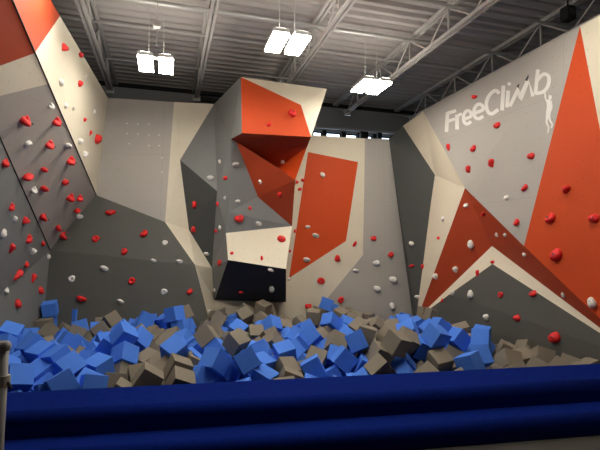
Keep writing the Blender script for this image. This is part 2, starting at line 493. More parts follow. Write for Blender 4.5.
climb_section('climbing_tower', 'tall centre climbing tower jutting out with an orange head and dark notch', (0.6, 8.0, 0), [
    ('orange head panel', ORANGE, [[t_a, t_e, t_c, t_d]], None, 'orange head of the tower'),
    ('cream panel at the tower head', CREAM, [[t_a, t_b, t_c, t_e]], None, 'cream corner of the tower head'),
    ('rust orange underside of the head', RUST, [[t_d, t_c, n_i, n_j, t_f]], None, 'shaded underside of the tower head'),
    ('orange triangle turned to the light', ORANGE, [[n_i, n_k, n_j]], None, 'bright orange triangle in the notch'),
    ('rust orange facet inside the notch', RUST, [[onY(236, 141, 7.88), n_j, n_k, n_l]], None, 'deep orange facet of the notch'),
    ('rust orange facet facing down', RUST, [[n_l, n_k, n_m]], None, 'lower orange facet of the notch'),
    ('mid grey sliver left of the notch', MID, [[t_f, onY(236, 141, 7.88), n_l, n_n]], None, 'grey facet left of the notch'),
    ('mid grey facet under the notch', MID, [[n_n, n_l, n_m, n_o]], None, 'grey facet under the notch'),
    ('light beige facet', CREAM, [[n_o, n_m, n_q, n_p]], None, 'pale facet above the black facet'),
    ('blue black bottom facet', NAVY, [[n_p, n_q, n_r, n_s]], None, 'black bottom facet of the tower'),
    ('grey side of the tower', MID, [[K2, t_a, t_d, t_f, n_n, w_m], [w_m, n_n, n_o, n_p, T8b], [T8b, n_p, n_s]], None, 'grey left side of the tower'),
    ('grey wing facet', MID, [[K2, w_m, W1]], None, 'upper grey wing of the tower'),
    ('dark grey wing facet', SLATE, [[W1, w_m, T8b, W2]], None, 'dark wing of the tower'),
    ('cream right side of the tower', CREAM, side_polys, Vector((1, 0, 0)), None),
    ('plain top of the tower', MID, [[K2, t_a, t_b, back(t_b)]], Vector((0, 0, 1)), None),
    ('underside of the tower', MID, [[T8b, n_s, n_r, back(n_r)]], Vector((0, 0, -1)), None)])

# ---- back wall, right half
R0 = B(283, 133.5); R1 = B(365, 138.5); R2 = B(389, 139); R3 = B(412, 313); RF = B(363, 255); RG = B(312, 317)
O1 = B(308, 152); O2 = B(358, 162); O3 = B(346, 241); O4 = B(289, 278)
E0 = B(283, 278)
climb_section('climbing_wall', 'right half of the back climbing wall with one large orange panel', (2.2, Y0, 0), [
    ('orange panel on cream', ORANGE, [[O1, O2, O3, O4]], None, 'orange panel right of the tower'),
    ('cream surround of the orange panel', CREAM, [[R0, R1, O2, O1, O4, E0], [R1, RF, RG, down(RG), down(E0), E0, O4, O3, O2]], None, 'cream area around the orange panel'),
    ('light grey panel', LIGHT, [[R1, R2, R3, down(R3), down(RG), RG, RF]], None, 'light grey panel of the back wall')])

# ---- right wall with the star
RX = 4.6
RW = lambda x, y: onBX(x, y, RX)
c_a = B(403, 126); c_b = RW(423, 110); c_c = dep(435, 175, 8.25); c_d = dep(431, 202, 8.3); c_e = dep(416.5, 316, 8.45)
s_p = dep(465, 188, 7.0); s_q = dep(524, 246, 5.88); s_r = dep(492, 246, 6.78); s_s = dep(492.5, 264, 6.66)
s_t = dep(450, 294, 7.5); s_u = dep(417.5, 318, 8.4)
s_top = RW(580, 26); s_K = RW(645, 362)
ZR = s_top.z
near_top = bp(RX, 1.2, ZR); near_foot = bp(RX, 1.2, 0.0); mid_foot = Vector((0, 0, 0)); 
_f = bp(RX, 4.36 / math.cos(BA) - RX * math.tan(BA), 0.0); _f2 = down(_f)
c_b.z = ZR
star = climb_section('climbing_wall', 'right climbing wall with a burnt orange star shape and white lettering', (4.0, 6, 0), [
    ('dark grey corner panel', SLATE, [[R2, c_a, c_c, c_d, c_e, R3], [R3, c_e, down(c_e), down(R3)]], None, 'dark corner panel'),
    ('cream corner panel', CREAM, [[c_a, c_b, s_p, c_e, c_d, c_c], [s_p, s_u, c_e]], None, 'cream panel beside the dark corner'),
    ('light grey panel carrying the lettering', LIGHT, [[c_b, s_top, s_q, s_p]], None, 'grey lettered panel'),
    ('orange spike panel', ORANGE, [[s_top, s_K, s_q]], None, 'tall orange spike'),
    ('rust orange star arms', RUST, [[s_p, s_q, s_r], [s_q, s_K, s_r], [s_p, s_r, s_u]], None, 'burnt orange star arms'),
    ('cream chevron band', CREAM, [[s_r, s_K, s_s], [s_r, s_s, s_t, s_u]], None, 'cream chevron band'),
    ('dark grey panel under the chevron', DARK, [[s_s, s_K, _f, _f2, down(s_u), s_u, s_t]], None, 'dark panel under the chevron'),
    ('cream panel at the near end', CREAM, [[s_top, near_top, near_foot, _f, s_K]], None, None)])

BV = BVHTree.FromPolygons([v for t_ in TRI for v in t_[:3]], [(3 * i, 3 * i + 1, 3 * i + 2) for i in range(len(TRI))])
def seat(px, py):
    loc, nor, idx, d = BV.ray_cast(EYE, ray(px, py).normalized())
    if loc is None: return None
    if nor.dot(EYE - loc) < 0: nor = -nor
    return loc, nor, TRI[idx][3], d

# ------------------------------------------------------------------ lettering and climber figure (thin vinyl on the grey panel)
def smooth_path(pts, n=6):
    if len(pts) < 3: return [Vector(p) for p in pts]
    P = [Vector(p) for p in pts]; P = [P[0]] + P + [P[-1]]; out = []
    for i in range(1, len(P) - 2):
        for k in range(n):
            t = k / n
            a, b, c, d = P[i - 1], P[i], P[i + 1], P[i + 2]
            out.append(.5 * ((2 * b) + (c - a) * t + (2 * a - 5 * b + 4 * c - d) * t * t + (3 * b - a - 3 * c + d) * t ** 3))
    out.append(P[-2]); return out
def sticker(name, strokes, m, parent, lab=None, lift=0.004):
    V = []; F = []
    for pts, wd, curve in strokes:
        P = smooth_path(pts) if curve else [Vector(p) for p in pts]
        W = wd if isinstance(wd, (list, tuple)) else [wd] * len(P)
        if len(W) != len(P): W = [W[0] + (W[-1] - W[0]) * i / (len(P) - 1) for i in range(len(P))]
        rows = []
        for i, p in enumerate(P):
            a = P[max(0, i - 1)]; b = P[min(len(P) - 1, i + 1)]; d = (b - a).normalized()
            s1 = (p - a).normalized() if i else d; s2 = (b - p).normalized() if i < len(P) - 1 else d
            nn = Vector((-d.y, d.x)); c = max(.6, nn.dot(Vector((-s1.y, s1.x))))
            e = (-d * W[i] * .12 if i == 0 else d * W[i] * .12 if i == len(P) - 1 else Vector((0, 0)))
            rows.append([p + e + nn * W[i] / 2 / c, p + e - nn * W[i] / 2 / c])
        o = len(V)
        for l, r in rows:
            for q in (l, r):
                h = seat(q.x, q.y); V.append(h[0] + h[1] * lift); V.append(h[0] - h[1] * .001)
        for i in range(len(rows) - 1):
            a = o + 4 * i; b = a + 4
            F += [(a, a + 2, b + 2, b), (a + 1, b + 1, b + 3, a + 3), (a, b, b + 1, a + 1), (a + 2, a + 3, b + 3, b + 2)]
        F += [(o, o + 1, o + 3, o + 2)]; e_ = o + 4 * (len(rows) - 1); F += [(e_, e_ + 2, e_ + 3, e_ + 1)]
    mb = MB(); mb.v = V; mb.f = F
    x = mb.build(name, m, parent)
    if lab: x['label'] = lab
    return x
LW = 3.5
sign = tag(empty('wall_lettering', seat(495, 105)[0]), 'white painted gym name with a climber figure on the grey right wall', 'lettering')
letters = [
    [([(447.6, 113), (446.6, 131.5)], LW, 0), ([(447.6, 113.3), (455.8, 110.8)], 2.7, 0), ([(447.3, 121.6), (454.6, 119)], 2.5, 0)],
    [([(457, 115), (457.2, 129)], LW, 0), ([(457.2, 119), (458.6, 115.4), (461.6, 114)], 2.4, 1)],
    [([(464.3, 119.2), (471, 116.2), (470.3, 111.8), (466.7, 110.9), (463.8, 115.4), (464.1, 121.8), (467.2, 124), (471, 121.8)], 2.5, 1)],
    [([(474.6, 113.2), (483, 109.6), (482, 105.2), (477.8, 104.5), (474.3, 109.6), (474.8, 116.4), (478.4, 118.8), (483, 116.4)], 2.7, 1)],
    [([(499.2, 93.2), (495.4, 90.6), (489.8, 95), (486.6, 102.5), (487.7, 111), (491.8, 113.8), (498, 109.8)], LW, 1)],
    [([(503.6, 86), (502.2, 110)], 3.0, 0)],
    [([(508.3, 91), (507.2, 107)], 3.0, 0), ([(509.5, 82.8), (509.1, 85.2)], 2.6, 0)],
    [([(510.2, 106), (518.6, 88.5), (520, 99.5), (528.4, 80), (532.8, 96)], 2.8, 0)],
    [([(538, 70), (535.6, 94)], 3.0, 0), ([(537.6, 80), (543.5, 74.2), (548.7, 76.5), (548.4, 85), (543.6, 91.6), (535.8, 93.6)], 2.8, 1)]]
for L_ in letters: sticker('letter', [(a, (b * 1.22 if b != LW else b), c) for a, b, c in L_], WHITEP, sign)
sticker('climber_figure', [([(545, 92), (545.6, 98), (547.2, 102)], 1.3, 1), ([(550.4, 95.6), (550.2, 99)], 2.8, 0),
    ([(548.6, 100), (549.2, 106), (548.6, 112), (548.3, 118)], [4.2, 4.6], 1), ([(551.3, 101), (552, 107), (550.2, 113)], 1.3, 1),
    ([(547.4, 117), (546.8, 122), (548.8, 127), (548.2, 133)], [2.2, 1.4], 1), ([(549, 116), (550.4, 121), (552.4, 124.4), (551.4, 128)], [2.2, 1.3], 1)],
    WHITEP, sign, 'white hanging climber figure', 0.0045)
sticker('mountain_tip', [([(528.6, 75.2), (526.6, 80.4)], [.4, 2.6], 0), ([(519.2, 84), (517.6, 87)], [.4, 2.0], 0)], BLACKV, sign, 'small black peaks above the letter strokes', 0.005)

# pale bolt inserts on the upper back panel
ins = [(127, 123.4), (138, 124), (149, 124), (127, 133.6), (138, 134), (149, 135), (159, 135), (129, 143.6), (149, 145.6), (159, 145.6), (162, 158), (162, 172)]
pnl = [o for o in col.objects if o.get('label') == 'light grey panel with pale bolt holes'][0]
for x, y in ins:
    h = seat(x, y)
    MB().tube(h[0] - h[1] * .01, h[0] + h[1] * .004, .012, 10).build('bolt_insert', WHITEP, pnl.parent)

# ------------------------------------------------------------------ climbing holds
def hold_mesh(kind, seed):
    rnd = random.Random(seed)
    bm = bmesh.new()
    bmesh.ops.create_icosphere(bm, subdivisions=3, radius=0.5)
    dirs = [Vector((rnd.uniform(-1, 1), rnd.uniform(-1, 1), rnd.uniform(-.2, 1))).normalized() for _ in range(7)]
    amp = [rnd.uniform(-.16, .2) for _ in dirs]
    for v in bm.verts:
        d = v.co.normalized(); r = .5
        for q, a in zip(dirs, amp): r += a * max(0, d.dot(q)) ** 4
        x, y, z = d * r
        if kind == 'jug':      # bulging with a hollow lip on top
            z *= .95; y -= .12 * max(0, d.z); z -= .22 * math.exp(-((d.y - .55) ** 2 + (d.x * .6) ** 2) * 7)
        elif kind == 'pocket': # ring with a finger hole
            z *= .62; z -= .34 * math.exp(-(d.x ** 2 + d.y ** 2) * 9) * (d.z > 0)
        elif kind == 'crimp':  # flat wide edge
            x *= 1.1; y *= .7; z = z * .6 + .1 * (d.y > 0)
        elif kind == 'pinch':  # tall fin
            x *= .6; y *= 1.15; z *= .8
        elif kind == 'horn':   # blunt triangular lump
            f = 1 - .45 * max(0, -d.y); x *= f; z *= .9 + .3 * max(0, d.y)
        elif kind == 'sloper':
            z *= .7
        v.co = Vector((x, y, max(z, -.02)))
    for f in bm.faces: f.smooth = True
    me = bpy.data.meshes.new('hold_' + kind); bm.to_mesh(me); bm.free(); return me
bm = bmesh.new(); bmesh.ops.create_cone(bm, cap_ends=True, segments=12, radius1=.085, radius2=.075, depth=.08)
bolt_me = bpy.data.meshes.new('bolt'); bm.to_mesh(bm and bolt_me); bm.free(); bolt_me.materials.append(STEEL)
KINDS_ = ['jug', 'pocket', 'crimp', 'pinch', 'horn', 'sloper']
WORD = {'jug': 'chunky', 'pocket': 'round', 'crimp': 'wide flat', 'pinch': 'tall narrow', 'horn': 'wedge shaped', 'sloper': 'domed'}
HM = {}
for c_, m_ in (('red', RED), ('white', WHITE)):
    for i, k_ in enumerate(KINDS_):
        me = hold_mesh(k_, 11 + i * 3 + (c_ == 'red')); me.materials.append(m_); HM[c_, k_] = me
H = """R63,48,8,h R80,55,7,c W60,81,6,s W86,77,4,p R79,84,6,h W65,104,5,s W50,105,6,j W73,109,4,c W94,111,4,s R25,119,10,j
R56,120,8,j R84,120,4,h R90,133,5,n R96,140,9,h W27,144,8,p R49,143,8,j W66,146,7,c W79,141,6,h W84,154,6,h R70,159,8,j
R5,162,9,j R43,169,7,c R26,176,9,c R64,182,8,p W33,189,7,j R43,188,8,c R70,196,8,j R79,197,6,j R11,206,7,j R76,210,6,c
W14,219,6,n R43,216,8,j R24,221,8,h W80,217,6,c R111,213,8,c R58,227,7,j R63,234,8,j W3,232,7,s R28,238,8,j R43,243,6,j
R96,239,8,p R144,233,8,j R11,248,9,n W32,251,6,h R124,251,7,j W48,257,5,n R26,264,6,s W105,269,7,c R17,275,11,n R33,278,8,n
W72,279,7,p R132,281,8,p R40,290,7,s W6,290,7,j R82,299,8,c R17,303,8,s W121,302,6,c W4,331,6,s
R194,204,7,j R218,204,5,n W237,201,4,s R250,208,4,s R240,218,9,j R194,230,6,h W220,227,4,s R216,231,5,p W259,224,6,c
W165,243,6,p W154,261,5,c W180,262,6,c W207,254,5,c R220,263,8,p R232,253,4,s R262,258,5,n R282,239,9,s W271,270,6,c
W164,292,7,p R190,291,6,j R241,292,4,c W272,288,6,s W215,290,4,n W289,279,4,h W209,311,4,s
W220,162,5,n W236,165,7,c W211,178,6,c R226,178,5,s R269,124,5,j R292,113,9,s W283,162,5,p W260,182,6,j R280,195,6,h W225,198,4,p
R297,182,4,s R303,180,4,s R300,189,4,j R295,231,4,n R290,251,3,s
W322,174,5,s W308,227,5,c W316,236,7,c W307,260,7,c R355,244,6,n R338,259,7,h R321,281,9,p R309,306,7,j R341,300,8,p
R374,238,6,j R391,254,6,j W375,263,6,s W356,271,6,c W392,279,7,s W376,288,6,s W392,305,6,s W411,243,5,s R412,266,5,c R423,267,6,n
W418,297,5,c W436,276,6,h W443,219,5,s R439,238,4,s R442,300,4,j
R475,97,6,c R498,125,7,s R449,147,7,n R474,148,7,s R532,156,7,s R492,164,8,h R469,170,7,h R525,187,7,j W506,198,5,s R566,190,8,h
W466,205,6,j R484,214,6,c W497,235,5,p W505,235,4,s R517,222,7,s R551,217,10,j R595,218,9,s W471,243,7,s W456,269,6,h W524,254,4,s
R557,254,12,s R493,262,4,s R478,273,6,n W563,294,4,s W592,301,8,s W471,293,7,s R501,295,7,p R534,293,7,j W453,293,5,h
W487,317,6,h R518,318,7,s R556,337,11,s"""
KW = {'h': 'horn', 'c': 'crimp', 's': 'sloper', 'p': 'pocket', 'j': 'jug', 'n': 'pinch'}
ORD = ['first', 'second', 'third', 'fourth', 'fifth', 'sixth', 'seventh', 'eighth', 'ninth', 'tenth', 'eleventh', 'twelfth', 'thirteenth', 'fourteenth', 'fifteenth', 'sixteenth', 'seventeenth', 'eighteenth', 'nineteenth', 'twentieth'] + ['twenty-' + s_ for s_ in ('first', 'second', 'third', 'fourth', 'fifth', 'sixth', 'seventh', 'eighth', 'ninth')]
rows = []
for tok in H.split():
    c_ = 'red' if tok[0] == 'R' else 'white'
    x, y, s_, k_ = tok[1:].split(',')
    x, y, s_ = float(x), float(y), float(s_)
    h = seat(x, y)
    if h: rows.append((c_, x, y, s_, KW[k_], h))
rows.sort(key=lambda r: r[2])
cnt = {}; tot = {}
for r in rows: tot[r[0], r[5][2]] = tot.get((r[0], r[5][2]), 0) + 1
rr = random.Random(3)
for c_, x, y, s_, k_, (loc, nor, pk, d) in rows:
    kx = (c_, pk); cnt[kx] = cnt.get(kx, 0) + 1
    o = bpy.data.objects.new('climbing_hold', HM[c_, k_]); col.objects.link(o)
    up = Vector((0, 0, 1)); xa = up.cross(nor)
    xa = xa.normalized() if xa.length > .1 else Vector((1, 0, 0)); ya = nor.cross(xa)
    a = rr.uniform(-.5, .5) if k_ in ('crimp', 'pinch') else rr.uniform(-1, 1)
    X = xa * math.cos(a) + ya * math.sin(a); Y = -xa * math.sin(a) + ya * math.cos(a)
    sz = s_ * d / FOC * .86
    hz = 2.1 if 'above its seam' in pk else 1.3
    o.matrix_world = Matrix(((X.x * sz, Y.x * sz, nor.x * sz * hz, loc.x), (X.y * sz, Y.y * sz, nor.y * sz * hz, loc.y), (X.z * sz, Y.z * sz, nor.z * sz * hz, loc.z), (0, 0, 0, 1)))
    if s_ >= 7:
        b_ = bpy.data.objects.new('bolt', bolt_me); col.objects.link(b_); b_.parent = o
        zz = {'jug': .42, 'pocket': .12, 'crimp': .33, 'pinch': .40, 'horn': .46, 'sloper': .35}[k_]
        b_.location = (0, -.03, zz)
    if tot[kx] == 1: tail = 'the only %s one on the %s' % (c_, pk)
    elif cnt[kx] == 1: tail = 'topmost %s one on the %s' % (c_, pk)
    elif cnt[kx] == tot[kx]: tail = 'lowest %s one on the %s' % (c_, pk)
    else: tail = '%s %s down the %s' % (ORD[cnt[kx] - 1], c_, pk)
    tag(o, '%s %s hold, %s' % (WORD[k_], c_, tail), 'climbing hold', 'climbing holds on the ' + pk)

# ------------------------------------------------------------------ carpeted steps up to the pit
def step_part(y0, y1, z0, z1, r, parent, name):
    prof = [(y0, z0)]
    for k in range(9):
        t = math.pi / 2 * k / 8
        prof.append((y0 + r - r * math.cos(t), z1 - r + r * math.sin(t)))
    prof += [(y1, z1), (y1, z0)]
    xe = lambda y: (4.56 - y * math.sin(BA)) / math.cos(BA)
    mb = MB(); n = len(prof)
    for e in (0, 1):
        for (y, z) in prof: mb.v.append(Vector((-3.02 if e == 0 else xe(y), y, z)))
    for k in range(n): mb.f.append((k, (k + 1) % n, n + (k + 1) % n, n + k))
    mb.f += [tuple(range(n)), tuple(range(n, 2 * n))[::-1]]
    o = mb.build(name, CARPET, parent)
    for p in o.data.polygons:
        if abs(p.normal.x) < .5 and p.area < .8: p.use_smooth = True
    return o
st = tag(empty('carpeted_steps', (0.5, 3.49, 0)), 'blue carpeted double step running along the front of the foam pit', 'steps')
step_part(3.49, 3.775, 0.0, 0.178, .075, st, 'lower_step')
step_part(3.775, EDGE - .005, 0.0, 0.366, .085, st, 'upper_step')

# ------------------------------------------------------------------ guard rail
t = tag(empty('guard_rail', Vector((-1.28, 2.5, 0))), 'grey pipe guard rail end beside the blue steps', 'guard rail')
pt = dep(4, 352, 2.45); pb = Vector((pt.x - .02, pt.y, 0.0))
MB().tube(pb, pt, .024, 16).build('post', RAILM, t, True)
a_, b_ = dep(6, 346, 2.45), dep(6, 346, 2.45) + Vector((-1.1, -.15, 0))
m_ = MB(); m_.tube(a_, b_, .030, 16)
d_ = (a_ - b_).normalized()
for k in range(5):
    t0, t1 = math.pi / 2 * k / 5, math.pi / 2 * (k + 1) / 5
    m_.tube(a_ + d_ * .026 * math.sin(t0), a_ + d_ * .026 * math.sin(t1), .030 * math.cos(t0), 16, max(.002, .030 * math.cos(t1)))
m_.build('top_rail', RAILM, t)
c1 = dep(4, 381, 2.45)
MB().tube(c1 - Vector((0, 0, .03)), c1 + Vector((0, 0, .03)), .03, 16).build('clamp', CLASP, t)
MB().tube(c1, c1 + Vector((-1.0, -.14, 0)), .018, 12).build('middle_rail', RAILM, t)
MB().tube(c1 + Vector((.02, -.01, 0)), c1 + Vector((.045, -.02, -.035)), .008, 8).build('clamp_screw', BLACK, t)

